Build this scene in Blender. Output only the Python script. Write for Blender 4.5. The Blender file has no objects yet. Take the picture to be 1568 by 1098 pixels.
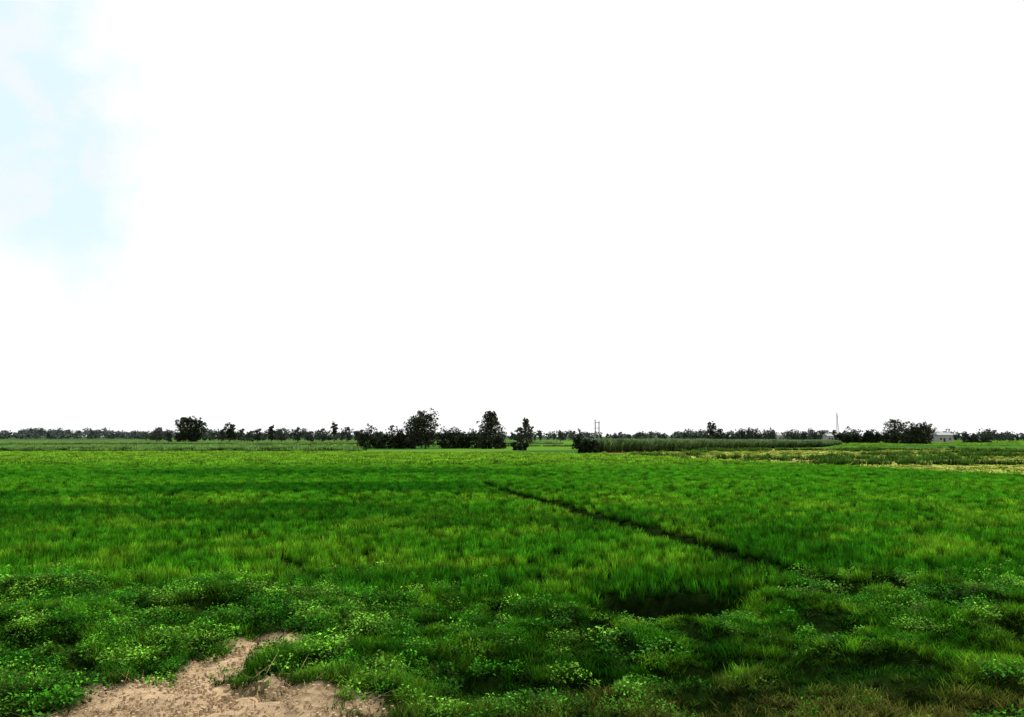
import bpy, math, numpy as np
from mathutils import Vector
rng=np.random.default_rng(7)
scene=bpy.context.scene
scene.view_settings.view_transform='Standard'
scene.view_settings.look='None'
scene.view_settings.exposure=0

# ---------------------------------------------------------------- helpers
def link(o,parent=None):
    scene.collection.objects.link(o)
    if parent: o.parent=parent
    return o
_lat=np.random.default_rng(3).random((256,256))
def vnoise(x,y,s,o=0.0):
    x=np.asarray(x,float)/s+o*17.3+1000; y=np.asarray(y,float)/s+o*31.7+1000
    xi=np.floor(x).astype(int); yi=np.floor(y).astype(int)
    fx=x-xi; fy=y-yi; fx=fx*fx*(3-2*fx); fy=fy*fy*(3-2*fy)
    g=lambda a,b:_lat[a%256,b%256]
    return (g(xi,yi)*(1-fx)+g(xi+1,yi)*fx)*(1-fy)+(g(xi,yi+1)*(1-fx)+g(xi+1,yi+1)*fx)*fy
def fbm(x,y,s,o=0.0):
    return (vnoise(x,y,s,o)*.55+vnoise(x,y,s*.47,o+1)*.28+vnoise(x,y,s*.21,o+2)*.17)
def sstep(a,b,x):
    t=np.clip((x-a)/(b-a),0,1); return t*t*(3-2*t)
def segdist(x,y,pts):
    best=np.full(np.shape(x),1e9)
    for (x0,y0),(x1,y1) in zip(pts[:-1],pts[1:]):
        dx,dy=x1-x0,y1-y0
        t=np.clip(((x-x0)*dx+(y-y0)*dy)/(dx*dx+dy*dy),0,1)
        best=np.minimum(best,np.hypot(x-x0-t*dx,y-y0-t*dy))
    return best

def mesh_from(name,V,F,mats,midx=None,smooth=False):
    me=bpy.data.meshes.new(name)
    me.from_pydata([tuple(v) for v in V],[],F)
    for m in mats: me.materials.append(m)
    if midx is not None: me.polygons.foreach_set('material_index',np.array(midx,dtype=np.int32))
    if smooth: me.polygons.foreach_set('use_smooth',np.ones(len(me.polygons),dtype=bool))
    me.update(); return me
def obj(name,V,F,mats,midx=None,loc=(0,0,0),parent=None,smooth=False,linked=True):
    o=bpy.data.objects.new(name,mesh_from(name,V,F,mats,midx,smooth)); o.location=loc
    if linked: link(o,parent)
    return o

# ---------------------------------------------------------------- materials
def new_mat(name):
    m=bpy.data.materials.new(name); m.use_nodes=True
    nt=m.node_tree; nt.nodes.clear(); return m,nt
def N(nt,t,**k):
    n=nt.nodes.new(t)
    for a,b in k.items(): setattr(n,a,b)
    return n
def veg_mat(name,base=(1,1,1),instancer=True,transl=.3,var=.5,nscale=3.0,rough=.6,spec=.25,lo=.25,hi=1.25):
    m,nt=new_mat(name); L=nt.links.new
    out=N(nt,'ShaderNodeOutputMaterial')
    if instancer:
        at=N(nt,'ShaderNodeAttribute',attribute_name='col'); at.attribute_type='INSTANCER'; col=at.outputs['Color']
    else:
        r=N(nt,'ShaderNodeRGB'); r.outputs[0].default_value=(*base,1); col=r.outputs[0]
    geo=N(nt,'ShaderNodeNewGeometry')
    no=N(nt,'ShaderNodeTexNoise'); no.inputs['Scale'].default_value=nscale; no.inputs['Detail'].default_value=2
    L(geo.outputs['Position'],no.inputs['Vector'])
    mr=N(nt,'ShaderNodeMapRange'); mr.inputs[1].default_value=.3; mr.inputs[2].default_value=.7
    mr.inputs[3].default_value=1-var; mr.inputs[4].default_value=1+var
    L(no.outputs['Fac'],mr.inputs[0])
    mr2=N(nt,'ShaderNodeMapRange'); mr2.inputs[3].default_value=.5; mr2.inputs[4].default_value=1.5
    L(geo.outputs['Random Per Island'],mr2.inputs[0])
    mu=N(nt,'ShaderNodeMath',operation='MULTIPLY'); L(mr.outputs[0],mu.inputs[0]); L(mr2.outputs[0],mu.inputs[1])
    fac=mu.outputs[0]
    if instancer:      # leaf tips paler; canopy shade painted into the colour lower down
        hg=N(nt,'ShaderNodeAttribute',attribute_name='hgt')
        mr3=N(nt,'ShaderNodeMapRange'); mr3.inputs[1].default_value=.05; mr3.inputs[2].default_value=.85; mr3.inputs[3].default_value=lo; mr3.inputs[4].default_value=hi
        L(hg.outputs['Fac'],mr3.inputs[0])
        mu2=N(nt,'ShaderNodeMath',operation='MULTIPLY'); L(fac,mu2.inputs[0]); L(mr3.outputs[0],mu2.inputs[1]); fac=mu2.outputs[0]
    vm=N(nt,'ShaderNodeVectorMath',operation='SCALE'); L(col,vm.inputs[0]); L(fac,vm.inputs['Scale'])
    p=N(nt,'ShaderNodeBsdfPrincipled'); p.inputs['Roughness'].default_value=rough
    p.inputs['Specular IOR Level'].default_value=spec
    L(vm.outputs[0],p.inputs['Base Color'])
    tr=N(nt,'ShaderNodeBsdfTranslucent'); L(vm.outputs[0],tr.inputs['Color'])
    mx=N(nt,'ShaderNodeMixShader'); mx.inputs[0].default_value=transl
    L(p.outputs[0],mx.inputs[1]); L(tr.outputs[0],mx.inputs[2]); L(mx.outputs[0],out.inputs[0])
    return m
def plain_mat(name,base,var=.25,nscale=4,rough=.8,metal=0):
    m,nt=new_mat(name); L=nt.links.new
    out=N(nt,'ShaderNodeOutputMaterial'); p=N(nt,'ShaderNodeBsdfPrincipled')
    p.inputs['Roughness'].default_value=rough; p.inputs['Metallic'].default_value=metal
    tc=N(nt,'ShaderNodeTexCoord'); no=N(nt,'ShaderNodeTexNoise'); no.inputs['Scale'].default_value=nscale; no.inputs['Detail'].default_value=5
    L(tc.outputs['Object'],no.inputs['Vector'])
    cr=N(nt,'ShaderNodeValToRGB')
    cr.color_ramp.elements[0].position=.3; cr.color_ramp.elements[1].position=.7
    cr.color_ramp.elements[0].color=(*[c*(1-var) for c in base],1); cr.color_ramp.elements[1].color=(*[min(1,c*(1+var)) for c in base],1)
    L(no.outputs['Fac'],cr.inputs[0]); L(cr.outputs[0],p.inputs['Base Color']); L(p.outputs[0],out.inputs[0])
    return m
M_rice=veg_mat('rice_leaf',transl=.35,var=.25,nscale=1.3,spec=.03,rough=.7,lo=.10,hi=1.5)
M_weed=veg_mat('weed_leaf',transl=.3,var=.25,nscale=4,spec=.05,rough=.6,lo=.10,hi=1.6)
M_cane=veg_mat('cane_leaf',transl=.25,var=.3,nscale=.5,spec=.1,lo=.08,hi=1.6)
M_bark=plain_mat('bark',(.05,.04,.03))
M_leafD=veg_mat('tree_leaf_dark',(.018,.027,.011),False,.15,.6,.9,spec=.05)
M_leafO=veg_mat('tree_leaf_olive',(.034,.042,.022),False,.2,.6,.9,spec=.1)
M_leafH=veg_mat('tree_leaf_far_haze',(.085,.108,.092),False,.1,.5,.15,spec=.05)  # distance haze painted in as a lighter, greyer leaf colour
M_leafF=veg_mat('tree_leaf_farther_haze',(.044,.060,.045),False,.1,.5,.15,spec=.05)  # same haze tint in the leaf colour, weaker
M_conc=plain_mat('concrete',(.16,.155,.14)); M_metal=plain_mat('galvanised_steel',(.25,.25,.25),rough=.5,metal=.4)
M_white=plain_mat('whitewash',(.30,.29,.27)); M_dark=plain_mat('dark_opening',(.02,.02,.02)); M_roof=plain_mat('roof_sheet',(.24,.25,.26))
M_clod=plain_mat('dry_earth',(.36,.26,.15),.3,8,.95)

# ---------------------------------------------------------------- layout
DITCH=[(1.9,14.4),(2.8,14.2),(3.9,14.8),(5.4,15.7),(7.6,16.6)]
FURROW=[(-1.6,51),(-.2,42),(2.2,33.5),(3.4,28),(4.7,23.6),(5.4,20.2),(6.4,16.6)]
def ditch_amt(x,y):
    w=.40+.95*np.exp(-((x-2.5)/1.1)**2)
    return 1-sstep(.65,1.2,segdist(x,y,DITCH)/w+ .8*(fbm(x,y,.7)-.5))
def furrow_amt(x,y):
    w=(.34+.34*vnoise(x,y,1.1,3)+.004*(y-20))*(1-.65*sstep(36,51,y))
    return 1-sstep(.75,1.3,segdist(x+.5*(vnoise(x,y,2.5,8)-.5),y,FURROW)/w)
def dirt_amt(x,y):
    a=np.hypot((x+3.25)/1.50,(y-8.3)/1.35)
    b=segdist(x,y,[(-3.7,9.2),(-3.95,11.0),(-3.45,12.4)])/.40
    e=np.minimum(a,b)+ .9*(fbm(x,y,.9,5)-.5)+.7*(vnoise(x,y,.22,6)-.5)
    e=np.minimum(e,(y-6.9)/1.0+.9*(fbm(x,y,.9,5)-.5))
    return 1-sstep(.75,1.2,e)
_fx=[-400,-30,12.6,25.6,38,62]; _fy=[152,150,132,97,58,-20]
def field_far(x): return np.interp(x,_fx,_fy)
def bank_edge(x): return 15.0+1.0*(fbm(x,0*x,3,9)-.5)+np.clip(-x-3,0,6)*.25+.25*np.clip(x-4,0,5)
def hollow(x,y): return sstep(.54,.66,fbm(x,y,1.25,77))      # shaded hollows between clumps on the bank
def height(x,y):
    bank=(1-sstep(-1.5,1,y-bank_edge(x)))
    z=.12*bank+bank*(.75*(fbm(x,y,1.7,4)-.5)-.20*hollow(x,y))
    z=z+.06*(fbm(x,y,3,14)-.5)*(1-sstep(30,60,y))
    z=z-.65*ditch_amt(x,y)-.12*furrow_amt(x,y)-.06*dirt_amt(x,y)
    return z

# ---------------------------------------------------------------- ground
def axis(f0,f1,step,lim0,lim1,g=1.09):
    a=list(np.arange(f0,f1+1e-6,step)); s=step
    while a[-1]<lim1: s*=g; a.append(a[-1]+s)
    s=step; b=[f0]
    while b[-1]>lim0: s*=g*1.03; b.append(b[-1]-s)
    return np.array(b[:0:-1]+a)
xs=axis(-13,13,.11,-5000,5000,1.06); ys=axis(5,22,.11,-400,7000,1.045)
X,Y=np.meshgrid(xs,ys); Z=height(X,Y)
nx,ny=len(xs),len(ys)
V=np.stack([X.ravel(),Y.ravel(),Z.ravel()],1)
i=np.arange(ny-1)[:,None]*nx+np.arange(nx-1)[None,:]
F=np.stack([i,i+1,i+1+nx,i+nx],-1).reshape(-1,4)
x,y=V[:,0],V[:,1]
def mixc(c,c2,t): return c*(1-t[:,None])+np.array(c2)[None,:]*t[:,None]
soil=np.array([.008,.020,.003])
C=np.tile(soil,(len(V),1))
inner=(y<field_far(x)).astype(float)
C=mixc(C,(.03,.11,.006),inner*sstep(50,100,y))
far=1-inner
C=mixc(C,(.085,.18,.022),far)
n=fbm(x,y,60,2)
C=mixc(C,(.035,.10,.02),far*sstep(.45,.6,n))
right=far*(x>15)*(y<190)
C=mixc(C,(.26,.30,.06),right)
C=mixc(C,(.26,.22,.10),right*sstep(.6,.75,fbm(x,y,9,6)))
C=mixc(C,(.05,.085,.04),sstep(400,900,y))
C=mixc(C,(.46,.33,.20),dirt_amt(x,y))
C=mixc(C,(.002,.003,.001),ditch_amt(x,y))  # near-black wet mud, with the ditch's shade painted into the colour
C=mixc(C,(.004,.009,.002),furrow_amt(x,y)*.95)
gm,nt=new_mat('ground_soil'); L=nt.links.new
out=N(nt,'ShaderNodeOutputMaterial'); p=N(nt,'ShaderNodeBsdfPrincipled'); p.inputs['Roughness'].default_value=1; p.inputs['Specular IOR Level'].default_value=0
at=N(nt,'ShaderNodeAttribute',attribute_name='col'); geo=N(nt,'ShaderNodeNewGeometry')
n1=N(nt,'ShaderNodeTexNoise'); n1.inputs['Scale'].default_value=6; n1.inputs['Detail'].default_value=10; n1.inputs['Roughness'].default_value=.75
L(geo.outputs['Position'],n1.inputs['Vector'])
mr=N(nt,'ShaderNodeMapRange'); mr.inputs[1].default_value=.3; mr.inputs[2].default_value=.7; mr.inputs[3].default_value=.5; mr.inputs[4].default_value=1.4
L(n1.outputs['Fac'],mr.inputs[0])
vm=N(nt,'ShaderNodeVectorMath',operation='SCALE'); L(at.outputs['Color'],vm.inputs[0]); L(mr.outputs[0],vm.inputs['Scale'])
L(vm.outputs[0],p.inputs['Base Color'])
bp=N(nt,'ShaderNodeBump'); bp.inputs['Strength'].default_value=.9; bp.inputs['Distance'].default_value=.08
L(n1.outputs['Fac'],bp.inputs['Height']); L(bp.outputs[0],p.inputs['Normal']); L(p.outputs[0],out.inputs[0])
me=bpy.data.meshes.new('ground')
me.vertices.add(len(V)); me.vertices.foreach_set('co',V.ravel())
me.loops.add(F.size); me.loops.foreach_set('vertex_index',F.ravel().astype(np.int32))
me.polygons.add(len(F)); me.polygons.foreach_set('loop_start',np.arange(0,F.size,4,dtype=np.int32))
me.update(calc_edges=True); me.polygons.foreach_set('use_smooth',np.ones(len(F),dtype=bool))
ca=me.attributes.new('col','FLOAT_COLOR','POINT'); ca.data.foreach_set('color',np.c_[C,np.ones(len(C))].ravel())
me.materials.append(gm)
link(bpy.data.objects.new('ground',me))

# ---------------------------------------------------------------- plant sources (instanced only)
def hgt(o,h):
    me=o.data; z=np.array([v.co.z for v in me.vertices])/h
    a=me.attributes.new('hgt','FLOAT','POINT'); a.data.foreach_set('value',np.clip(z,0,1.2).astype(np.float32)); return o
def tuft(name,n,r,h,w,lean,mat,segs=3,droop=.35,hv=.3):
    V=[];F=[]
    for k in range(n):
        a=rng.random()*6.283; rr=r*math.sqrt(rng.random()); bx,by=rr*math.cos(a),rr*math.sin(a)
        d=rng.random()*6.283; ln=lean*(.3+rng.random()); hh=h*(1-hv+hv*1.3*rng.random())
        fa=rng.random()*6.283; wx,wy=math.cos(fa),math.sin(fa); ww=w*(.7+.6*rng.random())
        b=len(V)
        for s in range(segs+1):
            t=s/segs; off=ln*hh*(t+droop*t*t*2)/(1+droop); z=hh*(t-droop*.5*t**3)
            px=bx+math.cos(d)*off; py=by+math.sin(d)*off
            wd=ww*(1-t**1.8)*.5 if s<segs else 0
            if s==segs: V.append((px,py,z))
            else: V.append((px-wx*wd,py-wy*wd,z)); V.append((px+wx*wd,py+wy*wd,z))
        for s in range(segs-1):
            q=b+2*s; F.append((q,q+1,q+3,q+2))
        q=b+2*(segs-1); F.append((q,q+1,q+2))
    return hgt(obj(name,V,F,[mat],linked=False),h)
def broad(name,n,r,h,ls,mat):
    V=[];F=[]
    for k in range(n):
        a=rng.random()*6.283; rr=r*math.sqrt(rng.random()); c=Vector((rr*math.cos(a),rr*math.sin(a),h*(1-(rr/r)**2*.6)*(.25+.75*rng.random())))
        d=Vector((math.cos(a+rng.normal()*.8),math.sin(a+rng.normal()*.8),rng.normal()*.6)).normalized()
        sd=d.cross(Vector((rng.normal()*.5,rng.normal()*.5,1))).normalized(); up=sd.cross(d)
        s=ls*(.5+.9*rng.random()); b=len(V)
        pts=[(0,0,0),(.4,.30,.08),(1,0,-.08),(.4,-.30,.08)]
        for (u,v,w) in pts: V.append(c+d*u*s+sd*v*s+up*w*s)
        F+=[(b,b+2,b+1),(b,b+3,b+2)]
        if k%5==0:
            b=len(V); V+= [Vector((0,0,0)),Vector((.006,.004,0)),c]; F.append((b,b+1,b+2))
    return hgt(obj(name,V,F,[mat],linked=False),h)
def clod(name):
    V=[];F=[]
    for k in range(9):
        a=rng.random()*6.283; rr=.3*math.sqrt(rng.random()); s=.006+.018*rng.random()**2; b=len(V); cx,cy=rr*math.cos(a),rr*math.sin(a)
        for j in range(5):
            an=j*1.257; q=s*(.7+.6*rng.random()); V.append((cx+math.cos(an)*q,cy+math.sin(an)*q,-.02))
        for j in range(5):
            an=j*1.257+.5; q=s*.7*(.7+.6*rng.random()); V.append((cx+math.cos(an)*q,cy+math.sin(an)*q,s*.6*(.7+.6*rng.random())))
        for j in range(5): F.append((b+j,b+(j+1)%5,b+5+(j+1)%5,b+5+j))
        F.append(tuple(b+5+j for j in range(5)))
    return obj(name,V,F,[M_clod],linked=False)
def coll(name,objs):
    c=bpy.data.collections.new(name)
    for o in objs: c.objects.link(o)
    return c
def scatter(name,collection,P,rot,scl,tilt,col,idx):
    me=bpy.data.meshes.new(name); me.vertices.add(len(P)); me.vertices.foreach_set('co',P.astype(np.float32).ravel())
    def A(nm,ty,dat,key):
        a=me.attributes.new(nm,ty,'POINT'); a.data.foreach_set(key,np.ascontiguousarray(dat).ravel())
    R=np.stack([tilt*np.cos(rot*3),tilt*np.sin(rot*3),rot],1)
    A('rotv','FLOAT_VECTOR',R.astype(np.float32),'vector'); A('sclv','FLOAT_VECTOR',scl.astype(np.float32),'vector')
    A('col','FLOAT_COLOR',np.c_[col,np.ones(len(col))].astype(np.float32),'color'); A('idx','INT',idx.astype(np.int32),'value')
    o=link(bpy.data.objects.new(name,me))
    ng=bpy.data.node_groups.new(name+'_scatter','GeometryNodeTree')
    ng.interface.new_socket('Geometry',in_out='INPUT',socket_type='NodeSocketGeometry')
    ng.interface.new_socket('Geometry',in_out='OUTPUT',socket_type='NodeSocketGeometry')
    gi=ng.nodes.new('NodeGroupInput'); go=ng.nodes.new('NodeGroupOutput')
    ip=ng.nodes.new('GeometryNodeInstanceOnPoints'); ci=ng.nodes.new('GeometryNodeCollectionInfo')
    ci.inputs['Collection'].default_value=collection; ci.inputs['Separate Children'].default_value=True; ci.inputs['Reset Children'].default_value=True
    def att(nm,ty):
        n=ng.nodes.new('GeometryNodeInputNamedAttribute'); n.data_type=ty; n.inputs['Name'].default_value=nm; return n.outputs['Attribute']
    l=ng.links.new
    l(gi.outputs[0],ip.inputs['Points']); l(ci.outputs[0],ip.inputs['Instance']); ip.inputs['Pick Instance'].default_value=True
    l(att('idx','INT'),ip.inputs['Instance Index']); l(att('sclv','FLOAT_VECTOR'),ip.inputs['Scale'])
    er=ng.nodes.new('FunctionNodeEulerToRotation'); l(att('rotv','FLOAT_VECTOR'),er.inputs[0]); l(er.outputs[0],ip.inputs['Rotation'])
    l(ip.outputs[0],go.inputs[0])
    md=o.modifiers.new('scatter','NODES'); md.node_group=ng
    return o
def pts(d0,d1,dens,b=.74):
    n=int(b*(d1*d1-d0*d0)*dens)
    d=np.sqrt(rng.random(n)*(d1*d1-d0*d0)+d0*d0); be=(rng.random(n)*2-1)*b
    return be*d,d
def build(name,collection,x,y,sxy,sz,col,nvar,tilt=.12,z=None):
    n=len(x); z=height(x,y) if z is None else z
    scl=np.stack([sxy,sxy,sz],1)*(.8+.4*rng.random(n))[:,None]
    return scatter(name,collection,np.stack([x,y,z-.01],1),rng.random(n)*6.283,scl,np.abs(rng.normal(0,tilt,n)),col,rng.integers(0,nvar,n))

# rice
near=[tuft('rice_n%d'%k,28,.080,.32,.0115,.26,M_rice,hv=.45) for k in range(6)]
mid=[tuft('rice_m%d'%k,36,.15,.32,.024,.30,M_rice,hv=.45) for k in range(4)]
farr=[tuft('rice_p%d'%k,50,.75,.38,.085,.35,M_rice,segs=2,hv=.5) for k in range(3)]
def rice_col(x,y):
    n=len(x)
    c=np.tile(np.array([.048,.225,.006]),(n,1))
    c=mixc(c,(.165,.345,.014),sstep(.42,.70,fbm(x,y,1.5,1))*.65*(1-sstep(25,70,y)))
    c=mixc(c,(.010,.105,.003),sstep(.36,.58,fbm(x*.4,y,8,2))*sstep(25,34,y)*(1-sstep(62,84,y))*(1-sstep(-6,10,x))*.85 )
    c=mixc(c,(.012,.095,.003),sstep(.5,.64,fbm(x*.6,y,3,12))*(1-sstep(24,40,y))*.6)
    c=mixc(c,(.160,.330,.020),sstep(60,105,y)*.95)
    c=c*(.30+1.4*rng.random(n))[:,None]
    return c
def rice_keep(x,y):
    thin=sstep(.60,.72,fbm(x,y,.6,91))*(1-sstep(40,60,y))
    return (y>bank_edge(x))&(y<field_far(x))&(ditch_amt(x,y)<.3)&(furrow_amt(x,y)<.4)&(rng.random(len(x))>thin*.8)
def rice_h(x,y): return .80+.50*fbm(x,y,.7,11)
for cl,k,bands in ((near,6,[(14,24,40,1.0),(24,34,23,1.25)]),(mid,4,[(34,52,10,1.0),(52,80,5,1.5)]),(farr,3,[(80,165,.9,1.0)])):
    xx=[];yy=[];ss=[]
    for d0,d1,de,s in bands:
        a,b=pts(d0,d1,de); m=rice_keep(a,b); xx.append(a[m]);yy.append(b[m]);ss.append(np.full(m.sum(),s))
    a=np.concatenate(xx);b=np.concatenate(yy);s=np.concatenate(ss)
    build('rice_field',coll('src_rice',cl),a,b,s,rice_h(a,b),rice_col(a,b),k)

# bank grass
bg=[tuft('bank_g%d'%k,28,.10,.15,.0095,.6,M_rice,hv=.6) for k in range(5)]
a,b=pts(5.5,18.5,120,.76)
da=dirt_amt(a,b)
m=(b<bank_edge(a)+.3)&(rng.random(len(a))>da*1.1)&(ditch_amt(a,b)<.45)&(rng.random(len(a))>hollow(a,b)*.5)
m&= ~((da>.3)&(rng.random(len(a))<.7))
a,b=a[m],b[m]; n=len(a); ho=hollow(a,b)
c=np.tile(np.array([.036,.175,.004]),(n,1))
c=mixc(c,(.15,.35,.014),sstep(.45,.7,fbm(a,b,.5,21))*.75)
c=mixc(c,(.008,.060,.002),np.maximum(sstep(.46,.60,fbm(a,b,1.4,25))*.75,ho*.9))  # random darker patches, plus shade painted into the grass in the hollows
dry=np.clip((1-sstep(8.8,10.4,b+1.2*(fbm(a,b,1.2,31)-.5)))*(.25+.75*sstep(-1.5,4,a)),0,1)
c=mixc(c,(.19,.17,.035),dry*(rng.random(n)*.5+.4)); c=c*(.25+1.5*rng.random(n))[:,None]
hh=.40+1.6*fbm(a,b,.45,23)**1.3*(1-.6*ho); hh*=np.where(dirt_amt(a,b)>.1,.6,1)
lip=1-.4*np.exp(-((a-2.4)/1.6)**2-((b-12.6)/1.0)**2)
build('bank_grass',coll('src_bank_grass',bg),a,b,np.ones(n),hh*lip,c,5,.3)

# weeds with small broad leaves
bw=[broad('weed_b%d'%k,110,.20,.25,.038,M_weed) for k in range(5)]
a,b=pts(6,21,30,.76)
dens=sstep(.34,.52,fbm(a,b,.9,41))
left=(1-sstep(-3.6,1.5,a+1.6*(fbm(a,b,1.5,3)-.5)))*(1-sstep(15.5,19.0,b))
rightz=sstep(4.5,7.0,a)*sstep(13.3,14.6,b)*(1-sstep(17.5,19,b))*.9
midz=.35*(b<15)
w=np.maximum(np.maximum(left*(.45+.55*dens),rightz*dens),midz*dens)
m=(rng.random(len(a))<w)&(dirt_amt(a,b)<.3)&(ditch_amt(a,b)<.2)&(rng.random(len(a))>hollow(a,b)*.9)
a,b=a[m],b[m]; n=len(a)
c=np.tile(np.array([.034,.170,.006]),(n,1)); c=mixc(c,(.16,.36,.03),sstep(.45,.66,fbm(a,b,.45,51))*.8)
c=c*(.25+1.4*rng.random(n)**1.3)[:,None]
lip=1-.5*np.exp(-((a-2.4)/1.6)**2-((b-12.6)/1.0)**2)
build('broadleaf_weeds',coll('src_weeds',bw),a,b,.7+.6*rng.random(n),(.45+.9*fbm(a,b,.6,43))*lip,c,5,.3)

# dry straw and clods on the bare soil
st=[tuft('straw%d'%k,9,.14,.12,.006,2.2,M_rice,hv=.6) for k in range(2)]
a,b=pts(5.5,13,60,.76); m=(dirt_amt(a,b)>.1)&(rng.random(len(a))<.8); a,b=a[m],b[m]; n=len(a)
build('dry_straw',coll('src_straw',st),a,b,np.ones(n),np.full(n,.35),np.tile([.46,.35,.17],(n,1))*(.3+.9*rng.random(n))[:,None],2,.3)
cl=[clod('clod%d'%k) for k in range(3)]
a,b=pts(5.5,13,30,.76); m=(dirt_amt(a,b)>.4); a,b=a[m],b[m]; n=len(a)
build('soil_clods',coll('src_clods',cl),a,b,np.ones(n),np.ones(n),np.ones((n,3)),3,.02,z=height(a,b)+.012)

# rough fallow on the right
sb=[tuft('fallow%d'%k,40,.7,.45,.09,.6,M_rice,segs=2,hv=.6) for k in range(3)]
n=12000; a=rng.uniform(14,190,n); b=rng.uniform(35,195,n); m=(b>field_far(a)+1)&(a<b*.85)&(rng.random(n)>.3*sstep(.5,.6,fbm(a,b,5,66))); a,b=a[m],b[m]; n=len(a)
c=np.tile([.30,.40,.05],(n,1)).astype(float); q=fbm(a*.5,b,6,61)
c=mixc(c,(.05,.12,.015),sstep(.54,.62,q)); c=mixc(c,(.32,.25,.10),sstep(.56,.7,fbm(a*.6,b,6,67))*.6*(1-sstep(.56,.63,q))); c*=(.5+1.0*rng.random(n))[:,None]
build('fallow_weeds',coll('src_fallow',sb),a,b,.7+.5*rng.random(n),.25+1.6*sstep(.54,.68,q)+.3*rng.random(n),c,3,.2)

# sugarcane
sc=[tuft('cane%d'%k,60,.9,2.7,.13,.30,M_cane,segs=4,droop=.8,hv=.35) for k in range(3)]
n=13000; t=rng.random(n); u=rng.random(n)**1.6
a=15.5+(84-15.5)*t+u*6; fr=143+(222-143)*t+5*(vnoise(a,a*0,9,2)-.5); b=fr+u*50
a=a*(b/fr); n=len(a)
c=np.tile([.110,.180,.060],(n,1)).astype(float); c*=(.35+1.25*rng.random(n))[:,None]
build('sugarcane_field',coll('src_cane',sc),a,b,np.ones(n),(.80+.35*rng.random(n)+.30*fbm(a,b,12,4))*(1-.30*t),c,3,.08,z=np.zeros(n))
# farther low crops
n=14000; a=rng.uniform(-330,20,n); b=rng.uniform(158,420,n)
m=(np.abs(a)<b*.85)&(fbm(a*.3,b,40,71)>.36)&((a<-.185*b)|(b>235)); a,b=a[m],b[m]; n=len(a)
c=np.tile([.14,.25,.06],(n,1)).astype(float); c=mixc(c,(.02,.055,.012),(np.abs(b-168-3*fbm(a,b,20,3))<4).astype(float)*.95)
c*=(.6+.8*rng.random(n))[:,None]
build('millet_field',coll('src_millet',farr),a,b,1.5+0*a,2.2+0*a,c,3,.1,z=np.zeros(n))
n=7000; a=rng.uniform(60,420,n); b=rng.uniform(240,520,n); m=(a>b*.36)&(a<b*.85); a,b=a[m],b[m]; n=len(a)
c=np.tile([.17,.36,.03],(n,1))*(.7+.6*rng.random(n))[:,None]
build('paddy_field',coll('src_paddy',farr),a,b,1.6+0*a,1.0+0*a,c,3,.1,z=np.zeros(n))

# ---------------------------------------------------------------- trees
def tube(V,F,MI,p0,p1,r0,r1,k=6,mi=0):
    p0=Vector(p0);p1=Vector(p1); d=(p1-p0).normalized(); u=d.orthogonal().normalized(); v=d.cross(u); b=len(V)
    for p,r in ((p0,r0),(p1,r1)):
        for j in range(k):
            an=6.283*j/k; V.append(p+u*math.cos(an)*r+v*math.sin(an)*r)
    for j in range(k):
        F.append((b+j,b+(j+1)%k,b+k+(j+1)%k,b+k+j)); MI.append(mi)
def leaves(V,F,MI,c,rad,n,s,mi=1):
    for k in range(n):
        d=rng.normal(size=3); d/=np.linalg.norm(d)+1e-6; rr=rng.random()**.45
        p=np.array(c)+d*rr*np.array(rad)
        u=rng.normal(size=3); u/=np.linalg.norm(u); v=np.cross(u,rng.normal(size=3)); v/=np.linalg.norm(v)+1e-6
        l=s*(.5+rng.random()); b=len(V)
        V+= [p-u*l*.5,p+v*l*.34,p+u*l*.5,p-v*l*.34]; F.append((b,b+1,b+2,b+3)); MI.append(mi)
def add_tree(V,F,MI,x,y,h,w,shape='round',clumps=16,nl=110,ls=.32,trunk=.22):
    base=Vector((x,y,-.1)); lean=rng.normal(0,.03,2)*h
    segs=5; prev=base; r=h*.028+.03; path=[base]
    for s in range(1,segs+1):
        t=s/segs; p=Vector((x+lean[0]*t+rng.normal()*.015*h,y+lean[1]*t+rng.normal()*.015*h,h*.85*t))
        tube(V,F,MI,prev,p,r*(1-.75*(t-1/segs)),r*(1-.75*t),7); prev=p; path.append(p)
    for k in range(clumps):
        t=(k+.5)/clumps
        zz=h*(trunk+(1-trunk-.06)*t)
        tt=(zz/h-trunk)/(1-trunk)
        if shape=='cone': rw=w*.5*(1-tt)**.75*(.9)+.05*w
        elif shape=='column': rw=w*.38*math.sin(math.pi*min(.95,.15+tt*.8))**.5
        elif shape=='top': rw=w*.5*(tt**.6)*(1.15-.6*tt)
        else: rw=w*.5*math.sqrt(max(.05,1-(2*tt-.9)**2*.85))
        rw*=.75+.5*rng.random()
        an=k*2.4+rng.random(); ro=rw*(.4+.55*rng.random())
        c=Vector((x+lean[0]*tt+math.cos(an)*ro,y+lean[1]*tt+math.sin(an)*ro,zz))
        st=path[min(segs,max(1,int(zz/(h*.85)*segs*.75)))]
        mid=(st+c)*.5+Vector((0,0,-.04*h))
        tube(V,F,MI,st,mid,r*.35,r*.22,4); tube(V,F,MI,mid,c,r*.22,r*.08,4)
        cr=rw*(.34+.22*rng.random())+.035*h
        leaves(V,F,MI,c,(cr,cr,cr*.7),nl,ls)
        for q in range(3):
            d=rng.normal(size=3); d/=np.linalg.norm(d); leaves(V,F,MI,c+Vector(d*cr*1.05),(cr*.35,cr*.35,cr*.28),nl//7,ls)
def tree(name,bear,d,h,w,mat=M_leafD,**k):
    V=[];F=[];MI=[]; add_tree(V,F,MI,0,0,h,w,**k)
    return obj(name,V,F,[M_bark,mat],MI,loc=(bear*d,d,0))
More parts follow.
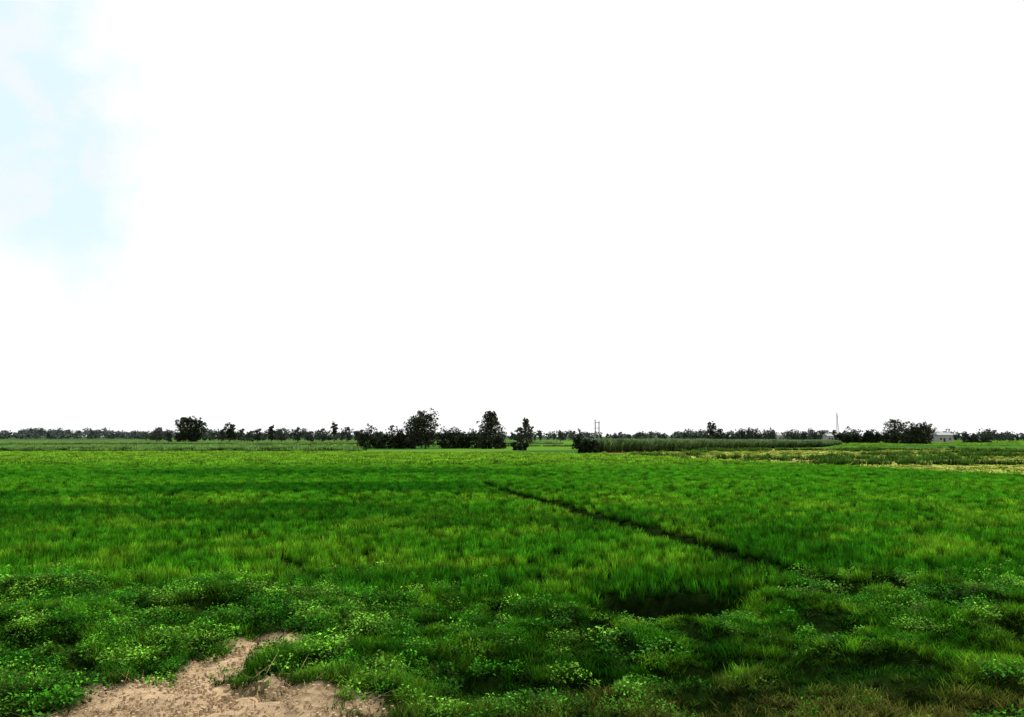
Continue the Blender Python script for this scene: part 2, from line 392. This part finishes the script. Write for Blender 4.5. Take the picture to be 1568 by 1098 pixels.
def bush(name,bear,d,L_,h,mat=M_leafD,n=8,dep=3,ls=.42):
    V=[];F=[];MI=[]
    for k in range(n):
        bx=(k+.5)/n*L_-L_/2; hh=h*(.45+.6*rng.random()); by=rng.normal()*dep*.3
        for j in range(3):
            tube(V,F,MI,(bx+rng.normal()*.3,by,-.1),(bx+rng.normal()*.5,by+rng.normal()*.3,hh*.7),.06,.03,5)
        for j in range(6):
            r=hh*.27; leaves(V,F,MI,(bx+rng.normal()*L_/n*.5,by+rng.normal()*.6,hh*(.1+.75*j/5)),(r*1.15,r,r*.8),70,ls)
        for j in range(4):
            leaves(V,F,MI,(bx+rng.normal()*L_/n*.6,by+rng.normal()*.4,hh*(.75+.35*rng.random())),(.35,.35,.4),12,ls*.8)
    return obj(name,V,F,[M_bark,mat],MI,loc=(bear*d,d,0))
tree('mango_tree',-.398,350,11,12,clumps=26,trunk=.10,nl=105,ls=.75)
tree('acacia_tree',-.350,330,8.4,5.5,shape='top',clumps=13,trunk=.25,nl=60,ls=.6)
tree('acacia_tree',-.298,330,7.5,3.0,shape='column',clumps=9,trunk=.2,nl=50,ls=.6)
tree('acacia_tree',-.220,330,8.8,4,shape='top',clumps=10,trunk=.4,nl=45,ls=.55)
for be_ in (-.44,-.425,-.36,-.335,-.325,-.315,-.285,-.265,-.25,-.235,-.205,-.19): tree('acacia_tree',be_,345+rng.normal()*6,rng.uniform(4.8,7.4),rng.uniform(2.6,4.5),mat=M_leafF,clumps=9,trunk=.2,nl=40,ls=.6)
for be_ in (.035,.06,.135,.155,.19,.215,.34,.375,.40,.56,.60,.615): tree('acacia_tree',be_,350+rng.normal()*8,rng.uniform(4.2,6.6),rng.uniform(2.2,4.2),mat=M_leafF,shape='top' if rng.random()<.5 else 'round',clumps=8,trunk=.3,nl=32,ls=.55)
bush('shrub_thicket',-.164,196,10,5.2,n=9)
tree('neem_tree',-.1195,195,7.6,6.0,mat=M_leafO,clumps=24,trunk=.12,ls=.40,nl=90)
tree('neem_tree',-.107,196,9.3,6.2,mat=M_leafO,clumps=28,trunk=.14,ls=.40,nl=90)
bush('shrub_thicket',-.134,196,5,3.6,n=5)
bush('shrub_thicket',-.079,198,4.6,5.6,n=4)
bush('shrub_thicket',-.056,200,7.5,4.4,n=8)
tree('sheesham_tree',-.026,195,9.2,7.6,mat=M_leafO,shape='cone',clumps=34,trunk=.08,ls=.40,nl=85)
bush('shrub_thicket',-.024,193,5,3.0,n=4)
tree('poplar_tree',.0175,290,9.6,6.0,mat=M_leafO,shape='cone',clumps=18,trunk=.12,ls=.5,nl=80)
tree('poplar_tree',.010,292,6.4,3.4,mat=M_leafO,shape='round',clumps=8,trunk=.12,ls=.5,nl=60)
bush('shrub',.0105,172,2.4,2.3,n=3)
bush('shrub',.092,142,3.4,4.0,n=5)
tree('thin_tree',.0835,145,4.6,.9,shape='column',clumps=5,trunk=.4,nl=25,ls=.25)
tree('acacia_tree',.247,330,8.8,6,shape='top',clumps=12,trunk=.4,nl=50,ls=.55)
tree('acacia_tree',.256,335,6,5,clumps=9,trunk=.2,nl=50,ls=.6)
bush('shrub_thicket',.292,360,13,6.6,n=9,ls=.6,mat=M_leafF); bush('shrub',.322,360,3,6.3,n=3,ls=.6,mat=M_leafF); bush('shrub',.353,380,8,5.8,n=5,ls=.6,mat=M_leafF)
bush('shrub_thicket',.425,340,15,6.2,n=10,ls=.6); bush('shrub_thicket',.452,340,10,5.6,n=6,ls=.6)
tree('mango_tree',.476,330,9.8,7.5,clumps=18,trunk=.3,nl=70,ls=.6)
tree('mango_tree',.503,300,7.0,10.5,clumps=24,trunk=.03,nl=120,ls=.6)
bush('shrub_thicket',.484,320,11,5.4,n=8,ls=.6)
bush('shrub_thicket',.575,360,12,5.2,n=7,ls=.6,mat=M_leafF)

# distant tree belts: one object per belt
def belt(name,b0,b1,d,n,h0,h1,mat,nl=45,ls=1.1,wide=1.0,clump=5):
    V=[];F=[];MI=[]
    for k in range(n):
        be=rng.uniform(b0,b1); dd=d*(1+.08*rng.normal()*.5); h=rng.uniform(h0,h1)*(.65+.7*vnoise(be*d,0,d*.02,5)); x=be*dd
        tube(V,F,MI,(x,dd,0),(x,dd,h*.7),.25,.1,4)
        w=h*rng.uniform(.35,.75)*wide
        for j in range(clump):
            leaves(V,F,MI,(x+rng.normal()*w*.35,dd+rng.normal()*w*.3,h*(.2+.6*j/clump)+h*.08*rng.random()),(w*.42,w*.42,h*.18),nl//clump*2,ls)
    return obj(name,V,F,[M_bark,mat],MI)
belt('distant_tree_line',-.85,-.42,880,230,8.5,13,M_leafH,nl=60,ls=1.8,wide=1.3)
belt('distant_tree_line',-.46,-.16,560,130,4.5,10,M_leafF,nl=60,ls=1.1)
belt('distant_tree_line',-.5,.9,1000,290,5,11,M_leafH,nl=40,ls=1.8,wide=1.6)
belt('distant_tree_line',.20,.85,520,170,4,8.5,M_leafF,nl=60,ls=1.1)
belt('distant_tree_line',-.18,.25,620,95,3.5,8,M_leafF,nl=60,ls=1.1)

# ---------------------------------------------------------------- poles, tower, farm buildings
def empty(name,loc):
    e=bpy.data.objects.new(name,None); e.location=loc; link(e); return e
e=empty('utility_pole',(.1055*180,180,0))
for j,xo in enumerate((-.42,.42)):
    V=[];F=[];MI=[]; tube(V,F,MI,(xo,0,-.2),(xo,0,6.7-.4*j),.15,.10,8); obj('pole_%d'%(j+1),V,F,[M_conc],parent=e)
def box(V,F,MI,c,s,mi=0):
    b=len(V)
    for dz in (-1,1):
        for dx,dy in ((-1,-1),(1,-1),(1,1),(-1,1)): V.append((c[0]+dx*s[0]/2,c[1]+dy*s[1]/2,c[2]+dz*s[2]/2))
    for f in ((0,3,2,1),(4,5,6,7),(0,1,5,4),(1,2,6,5),(2,3,7,6),(3,0,4,7)): F.append(tuple(b+q for q in f)); MI.append(mi)
V=[];F=[];MI=[]
for zc in (6.0,4.8): box(V,F,MI,(0,-.2,zc),(1.2,.1,.12))
box(V,F,MI,(0,-.2,3.6),(1.1,.12,.12))
for xo in (-.5,0,.5): tube(V,F,MI,(xo,-.2,6.06),(xo,-.2,6.3),.05,.03,6)
obj('crossarms',V,F,[M_metal],parent=e)
for be,d,h in ((.055,300,5.2),(.012,330,5)):
    V=[];F=[];MI=[]; tube(V,F,MI,(0,0,-.2),(0,0,h),.13,.08,7); box(V,F,MI,(0,-.14,h-.4),(1.3,.08,.1)); box(V,F,MI,(0,-.14,h-.9),(.9,.08,.1))
    obj('power_pole',V,F,[M_conc],loc=(be*d,d,0))
V=[];F=[];MI=[]; H=21; nsec=12
def cr(z): return .85*(1-z/H)+.12
for s in range(nsec):
    z0,z1=H*s/nsec,H*(s+1)/nsec
    q0=[(cr(z0)*a_,cr(z0)*b_,z0) for a_,b_ in ((-1,-1),(1,-1),(1,1),(-1,1))]; q1=[(cr(z1)*a_,cr(z1)*b_,z1) for a_,b_ in ((-1,-1),(1,-1),(1,1),(-1,1))]
    for j in range(4):
        tube(V,F,MI,q0[j],q1[j],.07,.07,4); tube(V,F,MI,q0[j],q1[(j+1)%4],.035,.035,4); tube(V,F,MI,q0[(j+1)%4],q1[j],.035,.035,4); tube(V,F,MI,q1[j],q1[(j+1)%4],.035,.035,4)
tube(V,F,MI,(0,0,H),(0,0,H+2.5),.05,.03,5)
for j,zz in enumerate((17.5,18.5,19.5)): box(V,F,MI,(.4*math.cos(j*2.1),.4*math.sin(j*2.1),zz),(.25,.25,1.2))
obj('telecom_tower',V,F,[M_metal],loc=(.4034*620,620,0))
def house(bear,d,w,h,dep):
    e=empty('farm_building',(bear*d,d,0)); e.rotation_euler[2]=.15
    V=[];F=[];MI=[]; box(V,F,MI,(0,0,h/2),(w,dep,h)); obj('walls',V,F,[M_white],parent=e)
    V=[(-w/2-.4,-dep/2-.4,h+.01),(w/2+.4,-dep/2-.4,h+.01),(w/2+.4,dep/2+.4,h+.01),(-w/2-.4,dep/2+.4,h+.01),(-w/2-.4,0,h+1.3),(w/2+.4,0,h+1.3)]
    obj('roof',V,[(0,1,5,4),(2,3,4,5),(0,4,3),(1,2,5),(0,3,2,1)],[M_roof],parent=e)
    V=[];F=[];MI=[]; box(V,F,MI,(-w*.1,-dep/2-.02,1.05),(1.1,.06,2.1)); obj('door',V,F,[M_dark],parent=e)
    V=[];F=[];MI=[]; box(V,F,MI,(w*.28,-dep/2-.02,1.7),(1,.06,1)); box(V,F,MI,(-w*.34,-dep/2-.02,1.7),(1,.06,1)); obj('windows',V,F,[M_dark],parent=e)
house(.532,400,8,3.6,6); house(.334,470,8,3.5,6); house(.395,455,7,3.2,5)

# ---------------------------------------------------------------- light
EL,AZ=math.radians(56),math.radians(38)
sd=Vector((math.sin(AZ)*math.cos(EL),math.cos(AZ)*math.cos(EL),math.sin(EL)))
sl=bpy.data.lights.new('sun','SUN'); sl.energy=4.6; sl.angle=math.radians(.5); sl.color=(1,.96,.88)
so=link(bpy.data.objects.new('sun',sl)); so.rotation_euler=sd.to_track_quat('Z','Y').to_euler()
w=bpy.data.worlds.new('World'); scene.world=w; w.use_nodes=True; nt=w.node_tree; nt.nodes.clear(); L=nt.links.new
out=N(nt,'ShaderNodeOutputWorld'); bg_=N(nt,'ShaderNodeBackground'); bg_.inputs[1].default_value=.12
sky=N(nt,'ShaderNodeTexSky'); sky.sky_type='NISHITA'; sky.sun_disc=False; sky.sun_elevation=EL; sky.sun_rotation=AZ; sky.dust_density=.5; sky.air_density=1.0
tc=N(nt,'ShaderNodeTexCoord'); sp=N(nt,'ShaderNodeSeparateXYZ'); L(tc.outputs['Generated'],sp.inputs[0])
def noise(s,d):
    no=N(nt,'ShaderNodeTexNoise'); no.inputs['Scale'].default_value=s; no.inputs['Detail'].default_value=d; no.inputs['Roughness'].default_value=.6
    L(tc.outputs['Generated'],no.inputs['Vector']); return no.outputs['Fac']
def mth(op,a,b=None):
    n=N(nt,'ShaderNodeMath',operation=op)
    for i_,v in enumerate((a,b)):
        if v is None: continue
        if isinstance(v,(int,float)): n.inputs[i_].default_value=v
        else: L(v,n.inputs[i_])
    return n.outputs[0]
def mrng(v,a,b,c,d):
    n=N(nt,'ShaderNodeMapRange'); n.interpolation_type='SMOOTHSTEP'; L(v,n.inputs[0])
    for i_,q in enumerate((a,b,c,d)): n.inputs[i_+1].default_value=q
    return n.outputs[0]
def mixrgb(f,a,b):
    mx=N(nt,'ShaderNodeMix',data_type='RGBA')
    for i_,v in ((0,f),(6,a),(7,b)):
        if isinstance(v,(tuple,float)): mx.inputs[i_].default_value=v
        else: L(v,mx.inputs[i_])
    return mx.outputs[2]
n1_,n2_=noise(7,6),noise(16,4)
xn=mth('ADD',mth('MULTIPLY',sp.outputs[0],-1.0),mth('MULTIPLY',mth('SUBTRACT',n1_,.5),.26))
gap=mth('MULTIPLY',mrng(xn,.385,.465,0,1),mrng(mth('ADD',sp.outputs[2],mth('MULTIPLY',mth('SUBTRACT',n1_,.5),.2)),.11,.24,0,1))
thin=mixrgb(.08,(6.9,8.4,8.9,1.0),sky.outputs[0])       # thin high cloud letting blue through
thin2=mixrgb(mrng(n2_,.42,.64,0,1),thin,(7.4,8.0,8.8,1.0))
c=mixrgb(gap,(8.9,8.9,9.0,1.0),thin2)
L(c,bg_.inputs[0]); L(bg_.outputs[0],out.inputs[0])

# ---------------------------------------------------------------- camera
cd=bpy.data.cameras.new('camera'); cam=link(bpy.data.objects.new('camera',cd)); cd.sensor_width=36; cd.lens=36*1231/1568
cd.clip_end=12000; cd.clip_start=.1
cam.location=(0,0,3); cam.rotation_euler=(math.radians(90+5.52),0,0); scene.camera=cam
